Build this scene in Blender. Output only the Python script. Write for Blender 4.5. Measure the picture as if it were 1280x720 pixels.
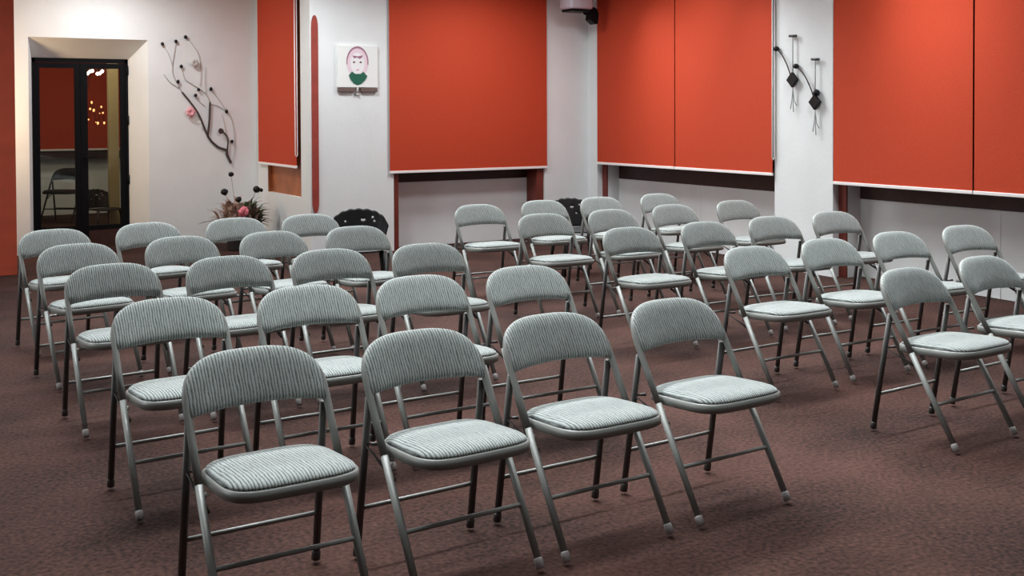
import bpy, bmesh, math, random
from mathutils import Vector, Matrix
random.seed(7)
PI = math.pi
for o in list(bpy.data.objects):
    bpy.data.objects.remove(o)
sc = bpy.context.scene
C = sc.collection

# ------------------------------------------------------------------ camera
cam = bpy.data.cameras.new('camera')
cam.sensor_width = 36.0
cam.sensor_fit = 'HORIZONTAL'
cam.lens = 1369.5 / 1280 * 36
cam.shift_y = -191.44 / 1280
cam.clip_start = 0.05
camo = bpy.data.objects.new('camera', cam)
C.objects.link(camo)
rx = Vector((0.860975, -0.508631, -0.004105))
dn = Vector((-0.013878, -0.015422, -0.999785))
fw = Vector((0.508458, 0.860847, -0.020337))
camo.matrix_world = Matrix(((rx.x, -dn.x, -fw.x, 0), (rx.y, -dn.y, -fw.y, 0),
                            (rx.z, -dn.z, -fw.z, 1.4912), (0, 0, 0, 1)))
sc.camera = camo

# ------------------------------------------------------------------ light
sc.view_settings.view_transform = 'Standard'
sc.view_settings.look = 'None'
sc.view_settings.exposure = 0.0
sc.view_settings.gamma = 1.0
sc.view_settings.use_curve_mapping = False
w = bpy.data.worlds.new('night')
sc.world = w
w.use_nodes = True
w.node_tree.nodes['Background'].inputs[0].default_value = (0.5, 0.6, 0.8, 1)
w.node_tree.nodes['Background'].inputs[1].default_value = 0.02


def area(name, loc, size, power, col, rot=(0, 0, 0), size_y=None, spread=180):
    l = bpy.data.lights.new(name, 'AREA')
    l.energy = power
    l.color = col
    l.size = size
    l.spread = math.radians(spread)
    if size_y:
        l.shape = 'RECTANGLE'
        l.size_y = size_y
    o = bpy.data.objects.new(name, l)
    o.location = loc
    o.rotation_euler = rot
    C.objects.link(o)
    return o


COOL = (0.93, 0.98, 1.0)
WARM = (1.0, 0.72, 0.42)
for y, p in [(3.1, 62), (4.7, 118), (6.4, 98), (8.1, 95), (9.8, 95)]:
    area('ceiling_strip_light', (3.7, y, 3.0), 6.8, p, COOL, rot=(math.radians(-22), 0, 0), size_y=0.25, spread=92)
for x, y, p in [(6.4, 8.7, 30), (6.5, 5.7, 33), (5.7, 9.7, 28), (3.6, 9.8, 40), (2.2, 1.2, 9), (-0.8, 8.6, 64)]:  # unseen wall washers, plus an added fill over the front
    area('ceiling_wash_fill', (x, y, 3.0), 0.5, p, COOL, size_y=0.5, spread=172)
area('left_fill_light', (-3.9, 7.0, 2.2), 1.4, 75, COOL, rot=(0, -PI / 2, 0), size_y=2.0)  # added fill, brightens the lower right panels and the alcove side wall
area('alcove_light', (2.2, 11.7, 3.0), 0.3, 30, (0.98, 0.99, 1.0))
area('alcove_warm_light', (0.55, 12.0, 1.5), 0.3, 19, WARM, rot=(PI / 2, 0, -PI / 2 + 0.5))
area('back_room_light', (2.0, 13.5, 2.9), 0.4, 24, (1.0, 0.85, 0.65))  # added to brighten the tan post from its front
area('back_room_light', (2.6, 15.4, 2.85), 0.5, 16, (1.0, 0.85, 0.65))

# ------------------------------------------------------------------ materials


def mat(name, col, rough=0.6, metal=0.0, noise=0.0, scale=20.0, bump=0.0, bscale=None, spec=0.5, emit=None, estr=0.0):
    m = bpy.data.materials.new(name)
    m.use_nodes = True
    nt = m.node_tree
    b = nt.nodes['Principled BSDF']
    b.inputs['Base Color'].default_value = (*col, 1)
    b.inputs['Roughness'].default_value = rough
    b.inputs['Metallic'].default_value = metal
    b.inputs['Specular IOR Level'].default_value = spec
    if emit:
        b.inputs['Emission Color'].default_value = (*emit, 1)
        b.inputs['Emission Strength'].default_value = estr
    if noise or bump:
        tc = nt.nodes.new('ShaderNodeTexCoord')
        n = nt.nodes.new('ShaderNodeTexNoise')
        n.inputs['Scale'].default_value = scale
        n.inputs['Detail'].default_value = 6
        nt.links.new(tc.outputs['Object'], n.inputs['Vector'])
        if noise:
            r = nt.nodes.new('ShaderNodeValToRGB')
            r.color_ramp.elements[0].position = 0.3
            r.color_ramp.elements[1].position = 0.7
            r.color_ramp.elements[0].color = (*[max(0, c * (1 - noise)) for c in col], 1)
            r.color_ramp.elements[1].color = (*[min(1, c * (1 + noise)) for c in col], 1)
            nt.links.new(n.outputs['Fac'], r.inputs['Fac'])
            nt.links.new(r.outputs['Color'], b.inputs['Base Color'])
        if bump:
            n2 = nt.nodes.new('ShaderNodeTexNoise')
            n2.inputs['Scale'].default_value = bscale or scale
            n2.inputs['Detail'].default_value = 4
            nt.links.new(tc.outputs['Object'], n2.inputs['Vector'])
            bp = nt.nodes.new('ShaderNodeBump')
            bp.inputs['Strength'].default_value = bump
            bp.inputs['Distance'].default_value = 0.01
            nt.links.new(n2.outputs['Fac'], bp.inputs['Height'])
            nt.links.new(bp.outputs['Normal'], b.inputs['Normal'])
    return m


def fabric_mat():
    m = bpy.data.materials.new('grey_wavy_fabric')
    m.use_nodes = True
    nt = m.node_tree
    L = nt.links.new
    b = nt.nodes['Principled BSDF']
    b.inputs['Roughness'].default_value = 0.9
    b.inputs['Specular IOR Level'].default_value = 0.2
    b.inputs['Sheen Weight'].default_value = 0.5
    b.inputs['Sheen Roughness'].default_value = 0.25
    b.inputs['Sheen Tint'].default_value = (0.93, 0.97, 1.0, 1)
    tc = nt.nodes.new('ShaderNodeTexCoord')
    # wavy stripes running front-to-back / bottom-to-top
    mp = nt.nodes.new('ShaderNodeMapping')
    mp.inputs['Scale'].default_value = (1.0, 0.25, 0.25)
    L(tc.outputs['Object'], mp.inputs['Vector'])
    wv = nt.nodes.new('ShaderNodeTexWave')
    wv.wave_type = 'BANDS'
    wv.bands_direction = 'X'
    wv.inputs['Scale'].default_value = 17.5 * 1.75
    wv.inputs['Distortion'].default_value = 3.2
    wv.inputs['Detail'].default_value = 2.0
    wv.inputs['Detail Scale'].default_value = 2.2
    L(mp.outputs['Vector'], wv.inputs['Vector'])
    n = nt.nodes.new('ShaderNodeTexNoise')
    n.inputs['Scale'].default_value = 160
    n.inputs['Detail'].default_value = 3
    L(tc.outputs['Object'], n.inputs['Vector'])
    mx = nt.nodes.new('ShaderNodeMath')
    mx.operation = 'MULTIPLY_ADD'
    mx.inputs[1].default_value = 0.45
    L(n.outputs['Fac'], mx.inputs[0])
    sc_ = nt.nodes.new('ShaderNodeMath')
    sc_.operation = 'MULTIPLY'
    sc_.inputs[1].default_value = 0.7
    L(wv.outputs['Fac'], sc_.inputs[0])
    L(sc_.outputs[0], mx.inputs[2])
    r = nt.nodes.new('ShaderNodeValToRGB')
    r.color_ramp.elements[0].position = 0.15
    r.color_ramp.elements[0].color = (0.066, 0.075, 0.072, 1)
    r.color_ramp.elements[1].position = 0.62
    r.color_ramp.elements[1].color = (0.330, 0.358, 0.346, 1)
    L(mx.outputs[0], r.inputs['Fac'])
    L(r.outputs['Color'], b.inputs['Base Color'])
    bp = nt.nodes.new('ShaderNodeBump')
    bp.inputs['Strength'].default_value = 0.3
    bp.inputs['Distance'].default_value = 0.004
    L(wv.outputs['Fac'], bp.inputs['Height'])
    L(bp.outputs['Normal'], b.inputs['Normal'])
    return m


def carpet_mat():
    m = bpy.data.materials.new('maroon_carpet')
    m.use_nodes = True
    nt = m.node_tree
    L = nt.links.new
    b = nt.nodes['Principled BSDF']
    b.inputs['Roughness'].default_value = 0.95
    b.inputs['Specular IOR Level'].default_value = 0.1
    tc = nt.nodes.new('ShaderNodeTexCoord')
    big = nt.nodes.new('ShaderNodeTexNoise')
    big.inputs['Scale'].default_value = 1.6
    big.inputs['Detail'].default_value = 5
    fine = nt.nodes.new('ShaderNodeTexNoise')
    fine.inputs['Scale'].default_value = 55
    fine.inputs['Detail'].default_value = 5
    L(tc.outputs['Object'], big.inputs['Vector'])
    L(tc.outputs['Object'], fine.inputs['Vector'])
    a = nt.nodes.new('ShaderNodeMath')
    a.operation = 'MULTIPLY_ADD'
    a.inputs[1].default_value = 0.55
    L(fine.outputs['Fac'], a.inputs[0])
    s = nt.nodes.new('ShaderNodeMath')
    s.operation = 'MULTIPLY'
    s.inputs[1].default_value = 0.45
    L(big.outputs['Fac'], s.inputs[0])
    L(s.outputs[0], a.inputs[2])
    r = nt.nodes.new('ShaderNodeValToRGB')
    r.color_ramp.elements[0].position = 0.38
    r.color_ramp.elements[0].color = (0.016, 0.0090, 0.0076, 1)
    r.color_ramp.elements[1].position = 0.64
    r.color_ramp.elements[1].color = (0.072, 0.034, 0.027, 1)
    L(a.outputs[0], r.inputs['Fac'])
    L(r.outputs['Color'], b.inputs['Base Color'])
    bp = nt.nodes.new('ShaderNodeBump')
    bp.inputs['Strength'].default_value = 0.5
    bp.inputs['Distance'].default_value = 0.006
    L(fine.outputs['Fac'], bp.inputs['Height'])
    L(bp.outputs['Normal'], b.inputs['Normal'])
    return m


def glass_mat():
    m = bpy.data.materials.new('door_glass')
    m.use_nodes = True
    nt = m.node_tree
    nt.nodes.remove(nt.nodes['Principled BSDF'])
    out = nt.nodes['Material Output']
    t = nt.nodes.new('ShaderNodeBsdfTransparent')
    t.inputs[0].default_value = (0.86, 0.88, 0.86, 1)
    g = nt.nodes.new('ShaderNodeBsdfGlossy')
    g.inputs['Roughness'].default_value = 0.02
    f = nt.nodes.new('ShaderNodeFresnel')
    f.inputs['IOR'].default_value = 1.5
    mx = nt.nodes.new('ShaderNodeMixShader')
    nt.links.new(f.outputs[0], mx.inputs[0])
    nt.links.new(t.outputs[0], mx.inputs[1])
    nt.links.new(g.outputs[0], mx.inputs[2])
    nt.links.new(mx.outputs[0], out.inputs[0])
    return m


M_WALL = mat('white_plaster', (0.76, 0.78, 0.78), 0.85, noise=0.03, scale=3, bump=0.12, bscale=28)
M_CEIL = mat('ceiling_white', (0.75, 0.76, 0.76), 0.9)
M_REDWALL = mat('red_wall_paint', (0.42, 0.062, 0.026), 0.7, noise=0.12, scale=6)
M_BLIND = mat('orange_red_blind_fabric', (0.50, 0.056, 0.021), 0.8, noise=0.10, scale=140, bump=0.25, bscale=260, spec=0.25)
M_BAR = mat('white_blind_bar', (0.86, 0.82, 0.80), 0.4)
M_TRIM = mat('dark_red_trim', (0.16, 0.024, 0.014), 0.5, noise=0.15, scale=12)
M_DARKWOOD = mat('dark_brown_frame', (0.040, 0.014, 0.011), 0.5, noise=0.2, scale=15)
M_BROWN = mat('brown_board', (0.36, 0.11, 0.035), 0.5, noise=0.3, scale=5)
M_BLACK = mat('black_paint', (0.006, 0.0065, 0.008), 0.4, spec=0.1)
M_PLASTIC = mat('black_plastic', (0.006, 0.006, 0.007), 0.5, spec=0.3)
M_CARPET = carpet_mat()
M_FABRIC = fabric_mat()
M_METAL = mat('grey_enamel_metal', (0.20, 0.207, 0.193), 0.38, metal=0.0, spec=0.5)
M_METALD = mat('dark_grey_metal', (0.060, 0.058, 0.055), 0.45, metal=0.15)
M_FOOT = mat('grey_plastic_foot', (0.28, 0.26, 0.25), 0.5)
M_RIVET = mat('white_rivet', (0.8, 0.8, 0.8), 0.35)
M_GLASS = glass_mat()
M_DARKPANE = mat('dark_night_glass', (0.01, 0.012, 0.015), 0.08)
M_TAN = mat('tan_post_paint', (0.50, 0.38, 0.19), 0.7)
M_TWIG = mat('dark_twig', (0.045, 0.030, 0.028), 0.7)
M_TWIGL = mat('grey_twig', (0.42, 0.41, 0.40), 0.8)
M_BUD = mat('black_bud', (0.005, 0.004, 0.005), 0.5, spec=0.3)
M_PINK = mat('pink_petal', (0.78, 0.20, 0.25), 0.6)
M_PALEPINK = mat('pale_pink_petal', (0.78, 0.36, 0.40), 0.6)
M_GREYLEAF = mat('grey_dry_leaf', (0.50, 0.48, 0.46), 0.8)
M_LEAF = mat('green_leaf', (0.10, 0.15, 0.075), 0.6, noise=0.4, scale=30)
M_DRYLEAF = mat('dry_rose_leaf', (0.40, 0.27, 0.22), 0.7, noise=0.4, scale=30)
M_POT = mat('dark_pot', (0.05, 0.045, 0.045), 0.5)
M_CANVAS = mat('white_canvas', (0.80, 0.81, 0.79), 0.8)
M_HAIR = mat('mauve_paint', (0.34, 0.16, 0.23), 0.7)
M_SKIN = mat('pale_pink_paint', (0.76, 0.60, 0.66), 0.7)
M_FACE = mat('white_paint', (0.80, 0.78, 0.79), 0.7)
M_GREEN = mat('green_paint', (0.006, 0.105, 0.062), 0.6)
M_LEDGE = mat('grey_brown_ledge', (0.13, 0.085, 0.075), 0.6)
M_PROJ = mat('white_device_plastic', (0.55, 0.55, 0.62), 0.45)
M_SLAT = mat('red_slat_paint', (0.30, 0.045, 0.030), 0.55, noise=0.15, scale=10)
M_WIRE = mat('grey_wire', (0.18, 0.18, 0.18), 0.5)
M_BULB = mat('lit_bulb', (1, 0.95, 0.85), 0.5, emit=(1.0, 0.93, 0.8), estr=7)
M_AMBER = mat('lit_amber_bulb', (1, 0.5, 0.2), 0.5, emit=(1.0, 0.38, 0.14), estr=3)

# ------------------------------------------------------------------ helpers


def obj(name, bm, m, parent=None, smooth=False, loc=(0, 0, 0)):
    me = bpy.data.meshes.new(name)
    bmesh.ops.recalc_face_normals(bm, faces=bm.faces[:])
    bm.to_mesh(me)
    bm.free()
    for mm in (m if isinstance(m, (list, tuple)) else [m]):
        me.materials.append(mm)
    if smooth:
        for p in me.polygons:
            p.use_smooth = True
    o = bpy.data.objects.new(name, me)
    o.location = loc
    C.objects.link(o)
    if parent:
        o.parent = parent
    return o


def thing(name, label, cat, loc=(0, 0, 0), rotz=0.0, group=None):
    o = bpy.data.objects.new(name, None)
    C.objects.link(o)
    o.empty_display_size = 0.1
    o.location = loc
    o.rotation_euler = (0, 0, rotz)
    return tag(o, label, cat, group)


def tag(o, label, cat, group=None, kind=None):
    o['label'] = label
    o['category'] = cat
    if group:
        o['group'] = group
    if kind:
        o['kind'] = kind
    return o


def struct(name, bm, m, label, cat):
    return tag(obj(name, bm, m), label, cat, kind='structure')


def dup(root, loc, rotz, label, group=None):
    r = root.copy()
    C.objects.link(r)
    r.location = loc
    r.rotation_euler = (0, 0, rotz)
    r['label'] = label
    if group:
        r['group'] = group
    for ch in list(root.children):
        c = ch.copy()
        C.objects.link(c)
        c.parent = r
        for g in list(ch.children):
            d = g.copy()
            C.objects.link(d)
            d.parent = c
    return r


def box(bm, x0, x1, y0, y1, z0, z1, bevel=0.0):
    vs = [bm.verts.new((x, y, z)) for x in (x0, x1) for y in (y0, y1) for z in (z0, z1)]
    fs = [(0, 1, 3, 2), (4, 6, 7, 5), (0, 4, 5, 1), (2, 3, 7, 6), (0, 2, 6, 4), (1, 5, 7, 3)]
    nf = [bm.faces.new([vs[i] for i in f]) for f in fs]
    if bevel:
        es = list({e for f in nf for e in f.edges})
        bmesh.ops.bevel(bm, geom=es, offset=bevel, segments=2, affect='EDGES', profile=0.5)


def tube(bm, pts, r, seg=10, cap=True):
    pts = [Vector(p) for p in pts]
    rs = r if isinstance(r, (list, tuple)) else [r] * len(pts)
    rings = []
    n = None
    for i, p in enumerate(pts):
        if i == 0:
            t = pts[1] - p
        elif i == len(pts) - 1:
            t = p - pts[i - 1]
        else:
            t = (pts[i + 1] - p).normalized() + (p - pts[i - 1]).normalized()
        t.normalize()
        if n is None:
            n = t.orthogonal().normalized()
        n = (n - t * n.dot(t)).normalized()
        b = t.cross(n)
        rings.append([bm.verts.new(p + (n * math.cos(2 * PI * k / seg) + b * math.sin(2 * PI * k / seg)) * rs[i]) for k in range(seg)])
    for a, c in zip(rings, rings[1:]):
        for k in range(seg):
            bm.faces.new((a[k], a[(k + 1) % seg], c[(k + 1) % seg], c[k]))
    if cap:
        bm.faces.new(rings[0][::-1])
        bm.faces.new(rings[-1])


def smooth_path(pts, n=6):
    """Catmull-Rom through pts."""
    P = [Vector(p) for p in pts]
    out = []
    for i in range(len(P) - 1):
        p0 = P[max(i - 1, 0)]
        p1 = P[i]
        p2 = P[i + 1]
        p3 = P[min(i + 2, len(P) - 1)]
        for k in range(n):
            t = k / n
            out.append(0.5 * ((2 * p1) + (p2 - p0) * t + (2 * p0 - 5 * p1 + 4 * p2 - p3) * t * t + (3 * p1 - p0 - 3 * p2 + p3) * t ** 3))
    out.append(P[-1])
    return out


def blob(bm, c, r, sx=1, sy=1, sz=1, sub=2, jit=0.0):
    res = bmesh.ops.create_icosphere(bm, subdivisions=sub, radius=r)
    for v in res['verts']:
        k = 1 + random.uniform(-jit, jit)
        v.co = Vector((v.co.x * sx * k + c[0], v.co.y * sy * k + c[1], v.co.z * sz * k + c[2]))


def pillow(bm, outline, fn, T0, T1, rings=(1.0, 0.985, 0.94, 0.85, 0.7, 0.5, 0.25)):
    """closed cushion. outline: 2-D points; fn(u, v, h) -> 3-D; T0/T1 crown above / below; h profile"""
    cu = sum(p[0] for p in outline) / len(outline)
    cv = sum(p[1] for p in outline) / len(outline)
    N = len(outline)

    def lay(T, sgn):
        L = []
        for s in rings[1:]:
            h = (1 - s ** 5) ** 0.5
            L.append([bm.verts.new(fn(cu + (u - cu) * s, cv + (v - cv) * s, sgn * T * h)) for u, v in outline])
        c = bm.verts.new(fn(cu, cv, sgn * T))
        return L, c
    base = [bm.verts.new(fn(u, v, 0)) for u, v in outline]
    for T, sgn in ((T0, 1), (T1, -1)):
        L, c = lay(T, sgn)
        prev = base
        for ring in L:
            for k in range(N):
                bm.faces.new((prev[k], prev[(k + 1) % N], ring[(k + 1) % N], ring[k]))
            prev = ring
        for k in range(N):
            bm.faces.new((prev[k], prev[(k + 1) % N], c))


def prism(bm, outline, fn, h0, h1):
    a = [bm.verts.new(fn(u, v, h0)) for u, v in outline]
    b = [bm.verts.new(fn(u, v, h1)) for u, v in outline]
    N = len(a)
    bm.faces.new(a)
    bm.faces.new(b[::-1])
    for k in range(N):
        bm.faces.new((a[k], b[k], b[(k + 1) % N], a[(k + 1) % N]))


def quad(bm, *ps):
    bm.faces.new([bm.verts.new(p) for p in ps])


# ------------------------------------------------------------------ room shell
H = 3.1
XF, XT, XP = 7.47, 7.56, 7.72        # right wall: pillar face, trim face, panel face
YB = 10.85                           # back wall face
YP = 11.10                           # panel under the back blind
XJ = 3.98                            # side wall of the door alcove
YD = 12.62                           # door wall face
YDR = 12.90                          # door plane
BACK, LEFT = -3.6, -4.2

bm = bmesh.new()
box(bm, LEFT - 0.3, 8.4, BACK - 0.3, 18.2, -0.2, 0)
struct('floor', bm, M_CARPET, 'dark maroon brown carpet floor under the chairs', 'floor')
bm = bmesh.new()
box(bm, LEFT - 0.3, 8.4, BACK - 0.3, 18.2, H, H + 0.2)
struct('ceiling', bm, M_CEIL, 'white ceiling above the room', 'ceiling')

# right wall, one mesh: pillars, panels below the windows, head above
bm = bmesh.new()
XO = 8.1
YN = 4.05
box(bm, XF, XO, 10.66, YP + 0.3, 0, H)          # corner pier
box(bm, XF, XO, 6.99, 7.72, 0, H)               # pillar
box(bm, XF, XO, BACK, YN, 0, H)                 # wall towards the camera
box(bm, XP, XO, 7.72, 10.66, 0, 0.70)
box(bm, XP, XO, YN, 6.99, 0, 0.70)
box(bm, XF + 0.06, XO, 7.72, 10.66, 2.92, H)
box(bm, XF + 0.06, XO, YN, 6.99, 2.92, H)
box(bm, XT, XP, 10.57, 10.66, 0, 2.92)          # return beside the red trims
box(bm, XT, XP, 6.90, 6.99, 0, 2.92)
for y in (9.1, 5.49):                           # narrow joints in the panels
    box(bm, XP - 0.004, XP, y - 0.012, y + 0.012, 0, 0.70)
struct('wall_right', bm, M_WALL, 'white wall with pillars between the wide window bays on the right', 'wall')

# back wall
bm = bmesh.new()
box(bm, XJ, 4.92, YB, 11.14, 0, H)
box(bm, 6.85, XF, YB, YP + 0.3, 0, H)
box(bm, 4.92, 6.85, YP, YP + 0.3, 0, 0.72)
box(bm, 4.92, 6.85, YB + 0.06, YP + 0.3, 2.95, H)
struct('wall_back', bm, M_WALL, 'white back wall holding the portrait and the single wide blind', 'wall')

# alcove side wall with the small window niche
NY0, NY1, NZ0, NZ1 = 11.145, 12.26, 0.595, 2.92
bm = bmesh.new()
XW = XJ + 0.45
box(bm, XJ, XW, 11.14, YD + 0.9, 0, NZ0)
box(bm, XJ, XW, NY1, YD + 0.9, NZ0, NZ1)
box(bm, XJ, XW, 11.14, YD + 0.9, NZ1, H)
struct('wall_alcove_side', bm, M_WALL, 'white side wall of the door alcove with the small blind', 'wall')
bm = bmesh.new()
box(bm, XJ + 0.05, XJ + 0.13, NY0, NY1, NZ0, NZ1)
box(bm, XJ + 0.004, XJ + 0.05, NY0, NY0 + 0.012, NZ0, NZ1)
box(bm, XJ + 0.004, XJ + 0.05, NY1 - 0.012, NY1, NZ0, NZ1)
struct('window_1', bm, M_BROWN, 'orange brown wooden board inside the small niche under the narrow blind', 'window')

# door wall with a splayed opening
bm = bmesh.new()
ox0, ox1, oz = 1.50, 2.735, 2.317
ix0, ix1, iz = 1.565, 2.575, 2.112
WX0 = -0.8
quad(bm, (WX0, YD, 0), (ox0, YD, 0), (ox0, YD, H), (WX0, YD, H))
quad(bm, (ox1, YD, 0), (XJ, YD, 0), (XJ, YD, H), (ox1, YD, H))
quad(bm, (ox0, YD, oz), (ox1, YD, oz), (ox1, YD, H), (ox0, YD, H))
quad(bm, (ox0, YD, 0), (ix0, YDR, 0), (ix0, YDR, iz), (ox0, YD, oz))
quad(bm, (ox1, YD, 0), (ix1, YDR, 0), (ix1, YDR, iz), (ox1, YD, oz))
quad(bm, (ox0, YD, oz), (ox1, YD, oz), (ix1, YDR, iz), (ix0, YDR, iz))
YDB = YDR + 0.12
quad(bm, (ix0, YDR, 0), (ix0, YDB, 0), (ix0, YDB, iz), (ix0, YDR, iz))
quad(bm, (ix1, YDR, 0), (ix1, YDB, 0), (ix1, YDB, iz), (ix1, YDR, iz))
quad(bm, (ix0, YDR, iz), (ix1, YDR, iz), (ix1, YDB, iz), (ix0, YDB, iz))
quad(bm, (WX0, YDB, 0), (ix0, YDB, 0), (ix0, YDB, H), (WX0, YDB, H))
quad(bm, (ix1, YDB, 0), (XW, YDB, 0), (XW, YDB, H), (ix1, YDB, H))
quad(bm, (ix0, YDB, iz), (ix1, YDB, iz), (ix1, YDB, H), (ix0, YDB, H))
struct('wall_door_side', bm, M_WALL, 'white wall with a splayed recess around the black glass door', 'wall')

# red wall closing the alcove on the left
bm = bmesh.new()
box(bm, LEFT, 1.205, 11.12, 11.30, 0, H)
struct('wall_red', bm, M_REDWALL, 'rust red wall end at the left edge', 'wall')
bm = bmesh.new()
box(bm, WX0 - 0.2, WX0, 11.30, YDB, 0, H)
struct('wall_alcove_end', bm, M_WALL, 'white end wall of the alcove behind the red wall', 'wall')
bm = bmesh.new()
box(bm, LEFT - 0.2, LEFT, BACK, 11.30, 0, H)
struct('wall_left', bm, M_WALL, 'white wall on the left side of the room', 'wall')
bm = bmesh.new()
box(bm, LEFT - 0.2, XO, BACK - 0.2, BACK, 0, H)
struct('wall_front', bm, M_WALL, 'white wall behind the viewpoint', 'wall')

# room beyond the glass door
bm = bmesh.new()
box(bm, -0.8, 6.2, 17.4, 17.6, 0, H)
struct('wall_beyond_door', bm, M_WALL, 'pale wall of the room seen through the glass door', 'wall')
bm = bmesh.new()
box(bm, 6.0, 6.2, YDB + 0.6, 17.4, 0, H)
box(bm, XW, 6.2, YDB + 0.5, YDB + 0.6, 0, H)
struct('wall_beyond_right', bm, M_WALL, 'right wall of the room beyond the glass door', 'wall')
bm = bmesh.new()
box(bm, -1.0, -0.8, YDB, 17.4, 0, H)
struct('wall_beyond_left', bm, M_WALL, 'left wall of the room beyond the glass door', 'wall')

# trims (red-brown boards at the edges of the bays)
k = 0
for x0, x1 in ((4.92, 4.985), (6.755, 6.845)):
    k += 1
    bm = bmesh.new()
    box(bm, x0, x1, YB + 0.02, YP, 0, 2.95)
    struct('trim_%d' % k, bm, M_TRIM, ['dark red board at the left edge of the back wall bay', 'dark red board at the right edge of the back wall bay'][k - 1], 'trim')
for y0, y1, lb in ((10.57, 10.655, 'dark red board at the far edge of the two-blind bay'), (6.90, 6.985, 'dark red board beside the pillar with hanging ornaments')):
    k += 1
    bm = bmesh.new()
    box(bm, XT - 0.02, XT, y0, y1, 0, 2.92)
    struct('trim_%d' % k, bm, M_TRIM, lb, 'trim')


# windows behind the blinds: dark brown frame and pane
def window(n, x0, x1, y0, y1, z0, z1, along, label):
    bm = bmesh.new()
    if along == 'Y':
        box(bm, x0, x1, y0, y1, z0, z0 + 0.23)
        box(bm, x0, x1, y0, y1, z1 - 0.08, z1)
        nn = 3
        for i in range(nn):
            y = y0 + (y1 - y0 - 0.08) * i / (nn - 1)
            box(bm, x0, x1, y, y + 0.08, z0 + 0.23, z1 - 0.08)
    else:
        box(bm, x0, x1, y0, y1, z0, z0 + 0.16)
        box(bm, x0, x1, y0, y1, z1 - 0.08, z1)
        for i in range(3):
            x = x0 + (x1 - x0 - 0.08) * i / 2
            box(bm, x, x + 0.08, y0, y1, z0 + 0.16, z1 - 0.08)
    f = struct('window_%d' % n, bm, M_DARKWOOD, label, 'window')
    bm = bmesh.new()
    if along == 'Y':
        box(bm, (x0 + x1) / 2 - 0.004, (x0 + x1) / 2 + 0.004, y0, y1, z0 + 0.1, z1)
    else:
        box(bm, x0, x1, (y0 + y1) / 2 - 0.004, (y0 + y1) / 2 + 0.004, z0 + 0.1, z1)
    obj('pane', bm, M_DARKPANE, f)


window(2, 4.985, 6.755, YP + 0.0, YP + 0.06, 0.722, 2.95, 'X', 'dark brown window frame behind the back wall blind')
window(3, XP, XP + 0.06, 7.72, 10.57, 0.702, 2.92, 'Y', 'dark brown window frame behind the pair of blinds by the corner')
window(4, XP, XP + 0.06, YN, 6.90, 0.702, 2.92, 'Y', 'dark brown window frame behind the nearest pair of blinds')

# ------------------------------------------------------------------ roller blinds


def blind(along, a0, a1, face, z0, label, group, chain=None, sign=-1):
    """fabric hangs at face, room side = sign"""
    if along == 'Y':
        t = thing('roller_blind', label, 'blind', (face, (a0 + a1) / 2, z0), 0, group)
        def P(a, d, z): return (sign * d, a - (a0 + a1) / 2, z - z0)
    else:
        t = thing('roller_blind', label, 'blind', ((a0 + a1) / 2, face, z0), 0, group)
        def P(a, d, z): return (a - (a0 + a1) / 2, sign * d, z - z0)

    def bx(name, A0, A1, d0, d1, Z0, Z1, m, bev=0.0):
        bm = bmesh.new()
        p = P(A0, d0, Z0)
        q = P(A1, d1, Z1)
        box(bm, min(p[0], q[0]), max(p[0], q[0]), min(p[1], q[1]), max(p[1], q[1]), Z0 - z0, Z1 - z0, bev)
        return obj(name, bm, m, t)
    bx('fabric', a0 + 0.004, a1 - 0.004, 0.018, 0.024, z0 + 0.02, 2.99, M_BLIND)
    bx('bottom_bar', a0, a1, 0.010, 0.032, z0, z0 + 0.028, M_BAR, 0.004)
    bm = bmesh.new()
    tube(bm, [P(a0 + 0.004, 0.035, 3.02), P(a1 - 0.004, 0.035, 3.02)], 0.03, 14)
    obj('roller', bm, M_BAR, t, True)
    if chain is not None:
        bm = bmesh.new()
        c = a0 - 0.012 if chain < 0 else a1 + 0.012
        zb = 1.05
        tube(bm, [P(c, 0.015, 3.0), P(c, 0.015, zb), P(c, 0.028, zb - 0.02), P(c, 0.04, zb), P(c, 0.04, 3.0)], 0.005, 6)
        obj('pull_chain', bm, M_BAR, t, True)
    return t


G = 'orange red roller blinds'
blind('Y', 11.205, 12.515, XJ - 0.005, 0.905, 'narrow orange red roller blind over the brown niche near the plant', G, chain=-1)
blind('X', 4.862, 6.872, YB - 0.002, 0.838, 'single wide orange red roller blind on the back wall beside the portrait', G)
blind('Y', 9.190, 10.625, XF - 0.002, 0.878, 'orange red roller blind nearest the corner with the white device', G)
blind('Y', 7.722, 9.182, XF - 0.002, 0.878, 'orange red roller blind ending at the left of the ornament pillar', G, chain=-1)
blind('Y', 5.530, 6.965, XF - 0.002, 0.838, 'orange red roller blind directly right of the ornament pillar', G)
blind('Y', 4.06, 5.522, XF - 0.002, 0.838, 'orange red roller blind cut by the right edge of the picture', G)

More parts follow.
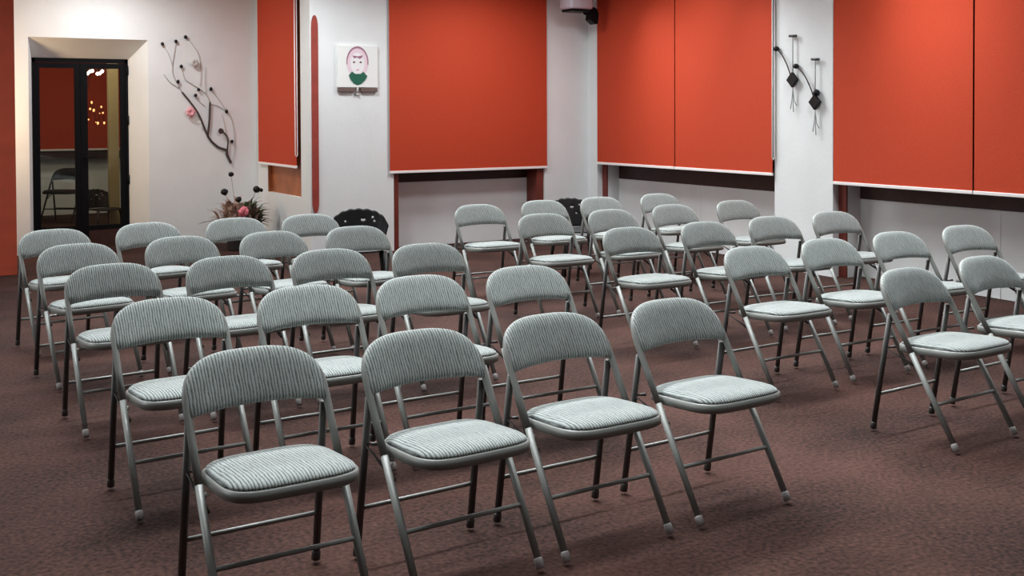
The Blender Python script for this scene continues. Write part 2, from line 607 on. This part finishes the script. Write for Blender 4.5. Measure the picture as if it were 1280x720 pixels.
# ------------------------------------------------------------------ glass double door
dx0, dx1, dtop = ix0 + 0.004, ix1 - 0.004, iz - 0.004
door = tag(bpy.data.objects.new('door_1', None), 'black framed double glass door in the splayed recess', 'door', kind='structure')
C.objects.link(door)
door.location = ((dx0 + dx1) / 2, YDR, 0)
dcx = (dx0 + dx1) / 2
bm = bmesh.new()
box(bm, dx0 - dcx, dx0 - dcx + 0.03, 0.0, 0.07, 0, dtop)
box(bm, dx1 - dcx - 0.03, dx1 - dcx, 0.0, 0.07, 0, dtop)
box(bm, dx0 - dcx, dx1 - dcx, 0.0, 0.07, dtop - 0.045, dtop)
obj('door_frame', bm, M_BLACK, door)
mid = 2.062 - dcx
for s, (a, b) in enumerate(((dx0 - dcx + 0.032, mid - 0.002), (mid + 0.002, dx1 - dcx - 0.032))):
    bm = bmesh.new()
    st = 0.055 if s == 0 else 0.075
    sl = 0.045 if s == 0 else 0.030
    p0, p1 = (a + sl, b - st) if s == 0 else (a + st, b - sl - 0.02)
    box(bm, a, p0, 0.01, 0.055, 0.02, dtop - 0.05)
    box(bm, p1, b, 0.01, 0.055, 0.02, dtop - 0.05)
    box(bm, p0, p1, 0.01, 0.055, dtop - 0.105, dtop - 0.05)
    box(bm, p0, p1, 0.01, 0.055, 0.205, 0.25)
    lf = obj('door_leaf', bm, M_BLACK, door)
    bm = bmesh.new()
    box(bm, p0, p1, 0.03, 0.036, 0.25, dtop - 0.105)
    obj('glass_pane', bm, M_GLASS, lf)
    bm = bmesh.new()
    box(bm, p0, p1, 0.018, 0.046, 0.02, 0.205)
    obj('kick_panel', bm, M_DARKWOOD, lf)
    if s == 1:
        bm = bmesh.new()
        tube(bm, [(a + 0.035, 0.01, 1.02), (a + 0.035, -0.04, 1.02), (a + 0.14, -0.045, 1.015)], 0.009, 8)
        obj('door_handle', bm, M_BLACK, lf, True)
for z in (0.75, 1.42, 1.98):
    bm = bmesh.new()
    tube(bm, [(dx1 - dcx - 0.006, -0.008, z - 0.05), (dx1 - dcx - 0.006, -0.008, z + 0.05)], 0.013, 10)
    obj('hinge', bm, M_BLACK, door, True)

# ------------------------------------------------------------------ folding chairs
YF, YR, YT, HW = -0.249, 0.197, 0.192, 0.2225
RT = 0.0125                                     # tube radius


def ty(z):
    return YF + (YT - YF) * z / 0.742


def leg_part(root, name, p, q, capm=M_FOOT, m=M_METAL):
    bm = bmesh.new()
    tube(bm, [p, q], RT, 10)
    lg = obj(name, bm, m, root, True)
    d = (Vector(q) - Vector(p)).normalized()
    bm = bmesh.new()
    a = Vector(p) - d * 0.004
    tube(bm, [a - d * 0.002, a, a + d * 0.028, a + d * 0.032], [0.012, 0.0150, 0.0145, 0.0125], 12)
    for v in bm.verts:
        v.co.z = max(v.co.z, 0.0005)
    obj('foot_cap', bm, capm, lg, True)
    return lg


def make_chair(name, label, group):
    t = thing(name, label, 'chair', (0, 0, 0), 0, group)
    # front tube: two legs and the arch around the back
    zs = 0.40
    for s in (-1, 1):
        leg_part(t, 'leg', (s * HW, ty(0.018), 0.018), (s * HW, ty(zs), zs))
    pts = []
    nrm = Vector((0, -(0.742), (YT - YF))).normalized()   # towards the sitter, normal of the tube plane

    def arc(u, v, h):
        """u across, v height: point in the plane of the tube, bowed backwards in the middle; h along the normal"""
        bow = 0.028 * max(0.0, 1 - (u / HW) ** 2) * min(1, max(0, (v - 0.5) / 0.1))
        return Vector((u, ty(v), v)) + nrm * (h - bow)

    def outline_top(w, ztop, zside, n=28, e=2.75):
        o = []
        for i in range(n + 1):
            th = PI * i / n
            cx, sx = math.cos(th), math.sin(th)
            o.append((w * math.copysign(abs(cx) ** (2 / e), cx), zside + (ztop - zside) * abs(sx) ** (2 / e)))
        return o
    path = [(HW, zs), (HW, 0.5)] + outline_top(HW, 0.742, 0.585) + [(-HW, 0.5), (-HW, zs)]
    bm = bmesh.new()
    tube(bm, [arc(u, v, 0) for u, v in path], RT, 10)
    obj('back_frame', bm, M_METAL, t, True)
    # padded back
    wi = HW + 0.003
    top = outline_top(wi, 0.750, 0.60, 30)
    bot = []
    nb = 16
    for i in range(nb + 1):
        u = -wi + 2 * wi * i / nb
        zz = 0.570 + 0.024 * (1 - (u / wi) ** 2)
        bot.append((u * 0.975, zz))
    out = top[:-1] + [top[-1]] + bot + []
    bm = bmesh.new()
    pillow(bm, out, lambda u, v, h: arc(u, v, h + 0.006), 0.020, 0.016)
    obj('backrest', bm, M_FABRIC, t, True)
    # seat
    def seat_outline(w, y0, y1, wr):
        o = []
        n = 48
        for i in range(n):
            th = 2 * PI * i / n
            cx, sx = math.cos(th), math.sin(th)
            e = 4.2
            u = math.copysign(abs(cx) ** (2 / e), cx)
            v = math.copysign(abs(sx) ** (2 / e), sx)
            y = (y0 + y1) / 2 + v * (y1 - y0) / 2
            kk = w + (wr - w) * (v + 1) / 2
            o.append((u * kk, y))
        return o

    def sz(y):
        return 0.436 - 0.055 * (y + 0.27)

    def seat_fn(u, v, h):
        return Vector((u, v, sz(v) + h))
    bm = bmesh.new()
    out = seat_outline(0.209, -0.275, 0.118, 0.203)
    inn = seat_outline(0.200, -0.266, 0.109, 0.194)
    N = len(out)
    rows = []
    for (ol, h) in ((inn, -0.031), (out, -0.025), (out, 0.001), (inn, 0.005)):
        rows.append([bm.verts.new(seat_fn(u, v, h)) for u, v in ol])
    for a, b in zip(rows, rows[1:]):
        for i in range(N):
            bm.faces.new((a[i], a[(i + 1) % N], b[(i + 1) % N], b[i]))
    bm.faces.new(rows[0][::-1])
    bm.faces.new(rows[-1])
    pan = obj('seat_pan', bm, M_METAL, t, True)
    bm = bmesh.new()
    pillow(bm, seat_outline(0.202, -0.268, 0.110, 0.196), lambda u, v, h: seat_fn(u, v, h + 0.005), 0.029, 0.003)
    obj('seat_cushion', bm, M_FABRIC, t, True)
    # rear legs, ending on the front tubes under the backrest
    wr0, wr1 = 0.222, 0.2175
    zt = 0.56

    def rp(s, z):
        q = z / zt
        return Vector((s * (wr0 + (wr1 - wr0) * q), YR + (ty(zt) + 0.022 - YR) * q, z))
    for s in (-1, 1):
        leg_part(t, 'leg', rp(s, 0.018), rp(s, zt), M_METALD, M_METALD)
        # folding link with rivets
        bm = bmesh.new()
        a, b = Vector((s * 0.208, ty(0.33), 0.33)), rp(s, 0.40)
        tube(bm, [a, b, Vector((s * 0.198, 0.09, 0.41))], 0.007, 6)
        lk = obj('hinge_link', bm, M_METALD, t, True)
        bm = bmesh.new()
        blob(bm, (s * 0.206, ty(0.365) + 0.012, 0.372), 0.009, sub=1)
        obj('rivet', bm, M_RIVET, lk, True)
    # stretchers
    bm = bmesh.new()
    tube(bm, [(-HW, ty(0.192), 0.192), (HW, ty(0.192), 0.192)], 0.008, 8)
    obj('stretcher', bm, M_METAL, t, True)
    bm = bmesh.new()
    tube(bm, [rp(-1, 0.178), rp(1, 0.178)], 0.008, 8)
    obj('stretcher', bm, M_METAL, t, True)
    return t


GRP = 'grey padded folding chairs set out in rows'
ordn = ['front row', 'second row', 'third row', 'fourth row', 'back row']
colL = ['leftmost', 'second from the left', 'third from the left', 'rightmost']
LEFTB = [
    [(1.052, 3.239, 1.5), (1.631, 3.217, 3.2), (2.181, 3.236, 2.3), (2.764, 3.258, 3.0)],
    [(1.053, 4.354, 3.0), (1.637, 4.362, 0.9), (2.180, 4.368, 1.0), (2.753, 4.383, 0.5)],
    [(1.060, 5.548, 3.8), (1.637, 5.530, 4.8), (2.194, 5.526, 2.0), (2.759, 5.475, 1.3)],
    [(1.067, 6.556, 8.5), (1.670, 6.619, 7.5), (2.234, 6.591, 8.0), (2.801, 6.603, 5.0)],
    [(1.076, 7.494, 9.5), (1.690, 7.606, 8.5), (2.298, 7.621, 5.9), (2.837, 7.592, 3.4)]]
RIGHTB = [
    [(4.265, 3.342, 3.6), (4.941, 3.429, 2.8)],
    [(4.227, 4.374, 1.6), (4.858, 4.425, 0.5), (5.493, 4.457, -0.3), (6.166, 4.480, -2.7)],
    [(4.264, 5.563, 1.0), (4.915, 5.577, 1.3), (5.556, 5.618, -2.5), (6.216, 5.653, -2.0)],
    [(4.307, 6.688, -1.4), (4.937, 6.704, 1.5), (5.625, 6.803, 1.9), (6.330, 6.841, 1.0)],
    [(4.296, 7.664, -1.4), (4.974, 7.749, 0.8), (5.591, 7.775, 0.9), (6.265, 7.801, 1.7)]]
chair0 = None
for side, B in (('left', LEFTB), ('right', RIGHTB)):
    for r, row in enumerate(B):
        for c, (x, y, a) in enumerate(row):
            pos = colL[c]
            if side == 'right' and r == 0:
                pos = ['leftmost', 'partly cut off'][c]
            lab = 'grey padded folding chair, %s in the %s of the %s block' % (pos, ordn[r], side)
            if chair0 is None:
                chair0 = make_chair('folding_chair', lab, GRP)
                chair0.location = (x, y, 0)
                chair0.rotation_euler = (0, 0, math.radians(a))
            else:
                dup(chair0, (x, y, 0), math.radians(a), lab, GRP)


# ------------------------------------------------------------------ black perforated plastic chairs
def make_black_chair(label, group):
    t = thing('plastic_chair', label, 'chair', (0, 0, 0), 0, group)
    NU, NV = 32, 18
    holes = {(9, 12), (17, 12), (18, 12), (22, 14), (23, 12), (12, 8), (20, 8)}
    bm = bmesh.new()
    V = {}
    for i in range(NU + 1):
        a = -1.0 + 2.0 * i / NU
        top = 0.72 - 0.12 * abs(a) ** 2.4 - 0.05 * max(0, abs(a) - 0.8) * 2
        top += 0.0045 * math.cos(a * 26)
        for j in range(NV + 1):
            z = 0.44 + (top - 0.44) * j / NV
            wv = 0.19 + 0.045 * (j / NV)
            V[i, j] = bm.verts.new((wv * math.sin(a * 1.15) / math.sin(1.15), 0.20 - 0.13 * (1 - math.cos(a * 1.15)) + 0.07 * (j / NV), z))
    for i in range(NU):
        for j in range(NV):
            if (i, j) in holes:
                continue
            bm.faces.new((V[i, j], V[i + 1, j], V[i + 1, j + 1], V[i, j + 1]))
    b = obj('backrest', bm, M_PLASTIC, t, True)
    sd = b.modifiers.new('thickness', 'SOLIDIFY')
    sd.thickness = 0.009
    bm = bmesh.new()
    n = 32
    o = []
    for i in range(n):
        th = 2 * PI * i / n
        cx, sx = math.cos(th), math.sin(th)
        o.append((0.205 * math.copysign(abs(cx) ** 0.6, cx), -0.01 + 0.21 * math.copysign(abs(sx) ** 0.6, sx)))
    pillow(bm, o, lambda u, v, h: Vector((u, v, 0.43 + h + 0.3 * (u * u))), 0.006, 0.02)
    obj('seat', bm, M_PLASTIC, t, True)
    for sx in (-1, 1):
        for sy in (-1, 1):
            bm = bmesh.new()
            tube(bm, [(sx * 0.21, sy * 0.20, 0.001), (sx * 0.165, sy * 0.15, 0.425)], [0.013, 0.02], 8)
            obj('leg', bm, M_PLASTIC, t, True)
    return t


GB = 'black perforated plastic chairs'
bc = make_black_chair('black perforated plastic chair behind the left block, in front of the white back wall', GB)
bc.location = (3.33, 7.98, 0)
bc.rotation_euler = (0, 0, math.radians(-20))
dup(bc, (5.68, 8.42, 0), math.radians(-12), 'black plastic chair glimpsed between two grey chairs of the right block back row', GB).scale = (1, 1, 0.94)
dup(bc, (2.47, 13.9, 0), math.radians(20), 'black plastic chair behind the right pane of the glass door', GB).scale = (0.86, 0.86, 0.80)
bf = dup(chair0, (2.36, 16.2, 0), math.radians(-35), 'black folding chair standing behind the left pane of the glass door', 'folding chairs beyond the door')
for ch in list(bf.children) + [g for q in bf.children for g in q.children]:
    for sl_ in ch.material_slots:
        sl_.link = 'OBJECT'
        sl_.material = M_PLASTIC

# ------------------------------------------------------------------ beyond the door
blind('X', 1.2, 2.72, 17.4 - 0.16, 0.955, 'dim red roller blind seen through the left door pane', 'blinds beyond the door')
blind('X', 2.74, 4.3, 17.4 - 0.16, 0.955, 'dim red roller blind seen through the right door pane', 'blinds beyond the door')
bm = bmesh.new()
box(bm, 1.2, 4.3, 17.24, 17.4, 0.83, 0.955)
box(bm, 1.2, 4.3, 17.34, 17.4, 0.955, 2.99)
struct('window_5', bm, M_DARKWOOD, 'dark window frame in the room beyond the glass door', 'window')
bm = bmesh.new()
box(bm, 2.565, 2.68, 14.0, 14.12, 0, H, 0.006)
struct('trim_5', bm, M_TAN, 'tan post seen through the right door pane', 'post')
lamp = thing('hanging_lamp', 'small hanging lamp with bright bulbs seen through the right door pane', 'lamp', (2.58, 15.0, H))
bm = bmesh.new()
tube(bm, [(0, 0, -0.002), (0, 0, -0.95)], 0.006, 6)
obj('cord', bm, M_BLACK, lamp, True)
bm = bmesh.new()
for i in range(6):
    a = i * PI / 3
    tube(bm, [(0, 0, -0.95), (0.09 * math.cos(a), 0.09 * math.sin(a), -1.02 - 0.03 * (i % 2))], 0.005, 6)
obj('arm_ring', bm, M_BLACK, lamp, True)
for i in range(6):
    a = i * PI / 3
    bm = bmesh.new()
    blob(bm, (0.09 * math.cos(a), 0.09 * math.sin(a), -1.05 - 0.03 * (i % 2)), 0.024, sub=1)
    obj('bulb', bm, M_BULB, lamp, True)
fl = thing('fairy_light_string', 'cluster of small amber lights below the hanging lamp behind the door', 'light', (2.60, 15.6, 0))
bm = bmesh.new()
pth = smooth_path([(0.0, 0, 3.09), (0.02, 0, 2.0), (-0.12, 0, 1.62), (-0.02, 0, 1.40), (0.04, 0.02, 1.66), (0.10, 0, 1.36), (0.16, 0, 1.60), (0.20, 0, 1.34)], 5)
tube(bm, pth, 0.004, 5)
obj('wire', bm, M_BLACK, fl, True)
for i in range(8, len(pth), 2):
    bm = bmesh.new()
    blob(bm, pth[i] + Vector((0, 0, -0.01)), random.uniform(0.006, 0.016), sz=1.5, sub=1)
    obj('bulb', bm, M_AMBER, fl, True)

# ------------------------------------------------------------------ wall things
# red slat with tapered ends beside the portrait
bm = bmesh.new()
o = []
x0, x1, za, zb = 3.992, 4.062, 0.452, 2.51
xm, hw = (x0 + x1) / 2, (x1 - x0) / 2
for i in range(13):
    th = PI * i / 12
    o.append((xm + hw * math.cos(th), zb - 0.13 + 0.13 * math.sin(th)))
for i in range(13):
    th = PI + PI * i / 12
    o.append((xm + hw * math.cos(th), za + 0.13 + 0.13 * math.sin(th)))
prism(bm, o, lambda u, v, h: Vector((u, h, v)), YB - 0.022, YB - 0.001)
tag(obj('wall_slat', bm, M_SLAT), 'long thin dark red wooden slat with rounded ends on the white wall', 'wall decoration')

# portrait
po = thing('portrait_picture', 'square white picture with an oval pink haired portrait in a green collar', 'picture', (4.50, YB - 0.001, 1.985))
bm = bmesh.new()
box(bm, -0.228, 0.228, -0.03, 0.0, -0.222, 0.222, 0.004)
obj('canvas', bm, M_CANVAS, po)


def flat(name, pts, m, y):
    bm = bmesh.new()
    prism(bm, pts, lambda u, v, h: Vector((u, h, v)), y, y - 0.002)
    return obj(name, bm, m, po)


def ell(cx, cz, a, b, n=32, t0=0, t1=2 * PI, close=True):
    return [(cx + a * math.cos(t0 + (t1 - t0) * i / n), cz + b * math.sin(t0 + (t1 - t0) * i / n)) for i in range(n + (0 if close else 1))]


flat('hair', ell(-0.005, 0.045, 0.125, 0.165), M_SKIN, -0.030)
bm = bmesh.new()
ring_o = ell(-0.005, 0.045, 0.125, 0.168, 40, -0.15, PI + 0.15, False)
ring_i = ell(-0.005, 0.042, 0.113, 0.150, 40, -0.15, PI + 0.15, False)
prism(bm, ring_o + ring_i[::-1], lambda u, v, h: Vector((u, h, v)), -0.032, -0.0335)
obj('hair_outline', bm, M_HAIR, po)
flat('face', ell(-0.005, 0.03, 0.080, 0.115), M_FACE, -0.0325)
flat('fringe', [(-0.065, 0.115), (-0.045, 0.085), (-0.01, 0.098), (0.02, 0.080), (0.045, 0.095), (0.055, 0.12), (0.0, 0.108)], M_HAIR, -0.0345)
for cx in (-0.045, 0.03):
    flat('eye', ell(cx, 0.045, 0.013, 0.010, 12), M_LEDGE, -0.0345)
flat('mouth', ell(-0.005, -0.035, 0.016, 0.005, 12), M_PINK, -0.0345)
flat('collar', [(-0.105, -0.095), (-0.07, -0.055), (-0.035, -0.078), (0.03, -0.078), (0.06, -0.055), (0.105, -0.10), (0.075, -0.15), (0.03, -0.185), (-0.01, -0.195), (-0.05, -0.178), (-0.085, -0.14)], M_GREEN, -0.034)
for a, b in ((-0.222, -0.032), (0.032, 0.222)):
    bm = bmesh.new()
    box(bm, a, b, -0.036, 0.0, -0.268, -0.226, 0.003)
    obj('ledge', bm, M_LEDGE, po)
bm = bmesh.new()
blob(bm, (0.0, -0.018, -0.295), 0.018, sub=2)
tube(bm, [(0, -0.018, -0.28), (0, -0.018, -0.222)], 0.012, 8)
obj('hook', bm, M_GREYLEAF, po, True)

# white device with black bracket high in the corner
dv = thing('projector', 'white wall device with a black swivel bracket high in the corner', 'projector', (6.98, 10.4, 2.72))
bm = bmesh.new()
box(bm, -0.135, 0.175, -0.13, 0.13, -0.06, 0.18, 0.03)
obj('body', bm, M_PROJ, dv, True)
bm = bmesh.new()
box(bm, -0.11, 0.15, -0.11, 0.11, -0.088, -0.06, 0.01)
obj('base_plate', bm, M_BLACK, dv)
bm = bmesh.new()
blob(bm, (0.135, -0.02, -0.085), 0.034, sub=2)
obj('swivel_joint', bm, M_BLACK, dv, True)
bm = bmesh.new()
prism(bm, [(0.15, 0.03), (0.19, -0.01), (0.27, -0.04), (0.30, -0.10), (0.285, -0.215), (0.25, -0.22), (0.18, -0.17), (0.19, -0.09)], lambda u, v, h: Vector((u, h, v)), -0.05, 0.05)
obj('bracket', bm, M_BLACK, dv)
bm = bmesh.new()
tube(bm, [(0.215, 0.03, -0.03), (0.215, 0.25, 0.03), (0.215, 0.449, 0.06)], 0.022, 8)
obj('arm', bm, M_BLACK, dv, True)

# branch decoration on the door wall
KX = 12.62 / 1369.5


def bpt(x, y, d=0.02):
    """zoom coordinates of the branch -> point on the door wall"""
    px, py = 190 + x / 4.0, 30 + y / 4.0
    v = rx * ((px - 640) / 1369.5) + dn * ((py - 360 + 191.44) / 1369.5) + fw
    t = (YD - d) / v.y
    p = Vector((0, 0, 1.4912)) + v * t
    return p - Vector((3.05, YD, 1.55))


br = thing('branch_decoration', 'dark twisted branch with black buds and a pink flower on the white wall', 'wall decoration', (3.05, YD, 1.55))


def twig(name, pts, r0, r1, m, d=0.02):
    bm = bmesh.new()
    P = smooth_path([bpt(x, y, d) for x, y in pts], 5)
    n = len(P)
    if m is M_TWIGL:
        r0, r1 = r0 * 0.7, r1 * 0.7
    tube(bm, P, [r0 + (r1 - r0) * i / (n - 1) for i in range(n)], 7)
    return obj(name, bm, m, br, True)


twig('stem', [(395, 695), (375, 655), (372, 632), (330, 615), (292, 580), (270, 540), (235, 455), (195, 395), (150, 340)], 0.015, 0.009, M_TWIG, 0.017)
twig('twig', [(150, 340), (128, 300), (105, 250), (100, 200), (80, 145), (52, 100)], 0.008, 0.004, M_TWIGL, 0.012)
twig('twig', [(278, 562), (287, 480), (290, 390)], 0.012, 0.010, M_TWIG)
twig('twig', [(290, 390), (265, 345), (200, 300), (165, 275), (147, 215)], 0.007, 0.004, M_TWIGL, 0.012)
twig('twig', [(375, 640), (380, 580), (365, 548), (345, 535)], 0.009, 0.007, M_TWIG)
twig('twig', [(295, 325), (325, 365), (350, 400), (373, 437), (400, 480), (412, 560), (412, 640), (398, 690)], 0.006, 0.004, M_TWIGL, 0.012)
twig('twig', [(373, 437), (330, 410), (290, 400)], 0.005, 0.005, M_TWIGL, 0.012)
twig('twig', [(265, 410), (235, 385), (218, 357)], 0.005, 0.004, M_TWIGL, 0.012)
twig('twig', [(168, 65), (205, 105), (235, 160), (245, 240), (240, 310)], 0.004, 0.005, M_TWIGL, 0.012)
twig('twig', [(120, 88), (112, 140), (102, 205)], 0.004, 0.005, M_TWIGL, 0.012)
twig('twig', [(60, 250), (90, 290), (135, 320)], 0.004, 0.006, M_TWIGL, 0.012)
twig('twig', [(268, 215), (266, 290), (270, 345)], 0.003, 0.004, M_TWIGL, 0.012)
twig('twig', [(350, 450), (365, 510), (378, 575)], 0.003, 0.004, M_TWIGL, 0.012)
for x, y in ((52, 100), (120, 88), (168, 65), (147, 212), (130, 288), (233, 328), (218, 357), (295, 325), (373, 437), (400, 587)):
    bm = bmesh.new()
    p = bpt(x, y, 0.025)
    blob(bm, p, 0.021, sz=1.2, sub=1, jit=0.12)
    obj('bud', bm, M_BUD, br, True)
for (x, y, r, m, nm) in ((195, 440, 0.060, M_PALEPINK, 'pink_flower'), (237, 492, 0.02, M_CANVAS, 'white_bud'), (345, 535, 0.035, M_TWIG, 'brown_bud'), (215, 195, 0.05, M_GREYLEAF, 'dry_leaf')):
    bm = bmesh.new()
    p = bpt(x, y, 0.045)
    for kx in range(7):
        a = kx * 0.9
        blob(bm, p + Vector((math.cos(a), 0, math.sin(a))) * r * 0.5, r * 0.5, sy=0.6, sub=1, jit=0.2)
    obj(nm, bm, m, br, True)

# hanging ornaments on the pillar
def ornament(label, y, ztop, zb, zd, zt, extra):
    t = thing('wall_ornament', label, 'wall decoration', (XF - 0.03, y, ztop), 0, 'black diamond wall ornaments')
    def V(yy, z, d=0.0): return (d, yy, z - ztop)
    bm = bmesh.new()
    tube(bm, [V(0, ztop), V(0, zd)], 0.005, 6)
    obj('rod', bm, M_WIRE, t, True)
    bm = bmesh.new()
    tube(bm, [V(0.045, ztop), V(-0.045, ztop - 0.004)], 0.012, 8)
    tube(bm, [(0.029, 0, 0), (0, 0, 0)], 0.008, 6)
    obj('cap', bm, M_METALD, t, True)
    bm = bmesh.new()
    pts = smooth_path([V(extra[0], extra[1]), V(extra[0] * 0.62, extra[1] - 0.07), V(extra[0] * 0.25, extra[1] - 0.20), V(0.0, extra[1] - 0.34)], 6)
    tube(bm, pts, 0.006, 6)
    obj('curved_arm', bm, M_TWIG, t, True)
    bm = bmesh.new()
    blob(bm, V(extra[0], extra[1]), 0.030, sz=0.8, sub=2)
    obj('bead', bm, M_BUD, t, True)
    if zb:
        bm = bmesh.new()
        blob(bm, V(-0.015, zb), 0.032, sub=2)
        obj('bead', bm, M_BUD, t, True)
    bm = bmesh.new()
    a = 0.070
    prism(bm, [(0, a * 1.05), (a, 0), (0, -a * 1.05), (-a, 0)], lambda u, v, h: Vector((h, u, v + zd - ztop)), -0.02, 0.012)
    bmesh.ops.bevel(bm, geom=bm.edges[:], offset=0.004, segments=1, affect='EDGES')
    obj('diamond', bm, M_BUD, t)
    bm = bmesh.new()
    for q in (-0.05, -0.01, 0.03):
        tube(bm, [V(0, zd - 0.07), V(q * 0.4, zd - 0.2), V(q, zt + abs(q) * 1.5)], 0.0035, 5)
    obj('tassel', bm, M_WIRE, t, True)
    return t


ornament('black diamond ornament with tassel, upper left of the two on the pillar', 7.455, 2.195, None, 1.785, 1.47, (0.215, 2.085))
ornament('black diamond ornament with tassel, lower right of the two on the pillar', 7.175, 1.965, 1.66, 1.575, 1.26, (0.24, 1.91))

# ------------------------------------------------------------------ flower arrangement in the alcove corner
pl = thing('flower_arrangement', 'artificial plant with dark buds and a pink flower on the floor in the corner', 'plant', (3.52, 11.85, 0))
bm = bmesh.new()
prof = [(0.0, 0.0), (0.11, 0.0), (0.125, 0.02), (0.15, 0.20), (0.165, 0.21), (0.165, 0.235), (0.14, 0.235), (0.13, 0.20), (0.0, 0.19)]
seg = 24
prev = None
for r, z in prof:
    ring = [bm.verts.new((max(r, 1e-4) * math.cos(2 * PI * i / seg), max(r, 1e-4) * math.sin(2 * PI * i / seg), z)) for i in range(seg)]
    if prev:
        for i in range(seg):
            bm.faces.new((prev[i], prev[(i + 1) % seg], ring[(i + 1) % seg], ring[i]))
    prev = ring
obj('pot', bm, M_POT, pl, True)


def leaf(bm, base, tip, wdt):
    base, tip = Vector(base), Vector(tip)
    d = tip - base
    s = d.cross(Vector((0, 0, 1)))
    if s.length < 1e-4:
        s = Vector((1, 0, 0))
    s.normalize()
    up = s.cross(d).normalized()
    rows = []
    n = 5
    for i in range(n + 1):
        q = i / n
        wq = wdt * math.sin(PI * (0.12 + 0.88 * q)) if i < n else 0.0008
        c = base + d * q + Vector((0, 0, -0.35 * d.length * q * q)) + up * 0.03 * math.sin(PI * q)
        rows.append([bm.verts.new(c - s * wq), bm.verts.new(c + up * -0.004), bm.verts.new(c + s * wq)])
    for a, b in zip(rows, rows[1:]):
        bm.faces.new((a[0], a[1], b[1], b[0]))
        bm.faces.new((a[1], a[2], b[2], b[1]))


rnd = random.Random(3)
for nm, m, cnt, cx, spread in (('green_foliage', M_LEAF, 150, 0.13, 0.22), ('dry_foliage', M_DRYLEAF, 230, 0.0, 0.36)):
    bm = bmesh.new()
    for i in range(cnt):
        a = rnd.uniform(0, 2 * PI)
        rr = rnd.uniform(0.3, 1.0)
        top = (cx + spread * rr * math.cos(a), spread * 0.8 * rr * math.sin(a), 0.24 + 0.36 * rnd.random() * (1.25 - 0.6 * rr))
        st = Vector((0.08 * math.cos(a), 0.08 * math.sin(a), 0.21))
        base = st.lerp(Vector(top), rnd.uniform(0.1, 0.7))
        leaf(bm, base, Vector(top) + Vector((rnd.uniform(-.05, .05), rnd.uniform(-.05, .05), 0.08)), rnd.uniform(0.020, 0.042))
    o_ = obj(nm, bm, m, pl, True)
bm = bmesh.new()
for i in range(8):
    a = i * 0.8
    blob(bm, (-0.03 + 0.03 * math.cos(a), -0.27 + 0.02 * math.sin(a * 1.7), 0.44 + 0.03 * math.sin(a)), 0.032, sub=1, jit=0.2)
tube(bm, [(0, 0, 0.2), (-0.03, -0.2, 0.36), (-0.03, -0.26, 0.43)], 0.006, 6)
obj('pink_flower', bm, M_PINK, pl, True)
bm = bmesh.new()
leaf(bm, (-0.1, 0, 0.22), (-0.46, -0.04, 0.46), 0.05)
obj('broad_leaf', bm, M_POT, pl, True)
for (x, z, r) in ((-0.16, 0.64, 0.040), (-0.005, 0.55, 0.034), (-0.085, 0.83, 0.030), (0.20, 0.655, 0.040)):
    bm = bmesh.new()
    tube(bm, smooth_path([(x * 0.2, 0, 0.2), (x * 0.5, 0.02, 0.2 + (z - 0.2) * 0.5), (x, 0, z)], 4), 0.004, 6)
    sm = obj('bud_stem', bm, M_GREYLEAF, pl, True)
    bm = bmesh.new()
    blob(bm, (x, 0, z), r, sy=0.9, sz=0.95, sub=2, jit=0.1)
    if x > 0.1:
        blob(bm, (x + 0.05, 0, z - 0.01), r * 0.6, sub=1, jit=0.1)
    obj('bud', bm, M_BUD, sm, True)
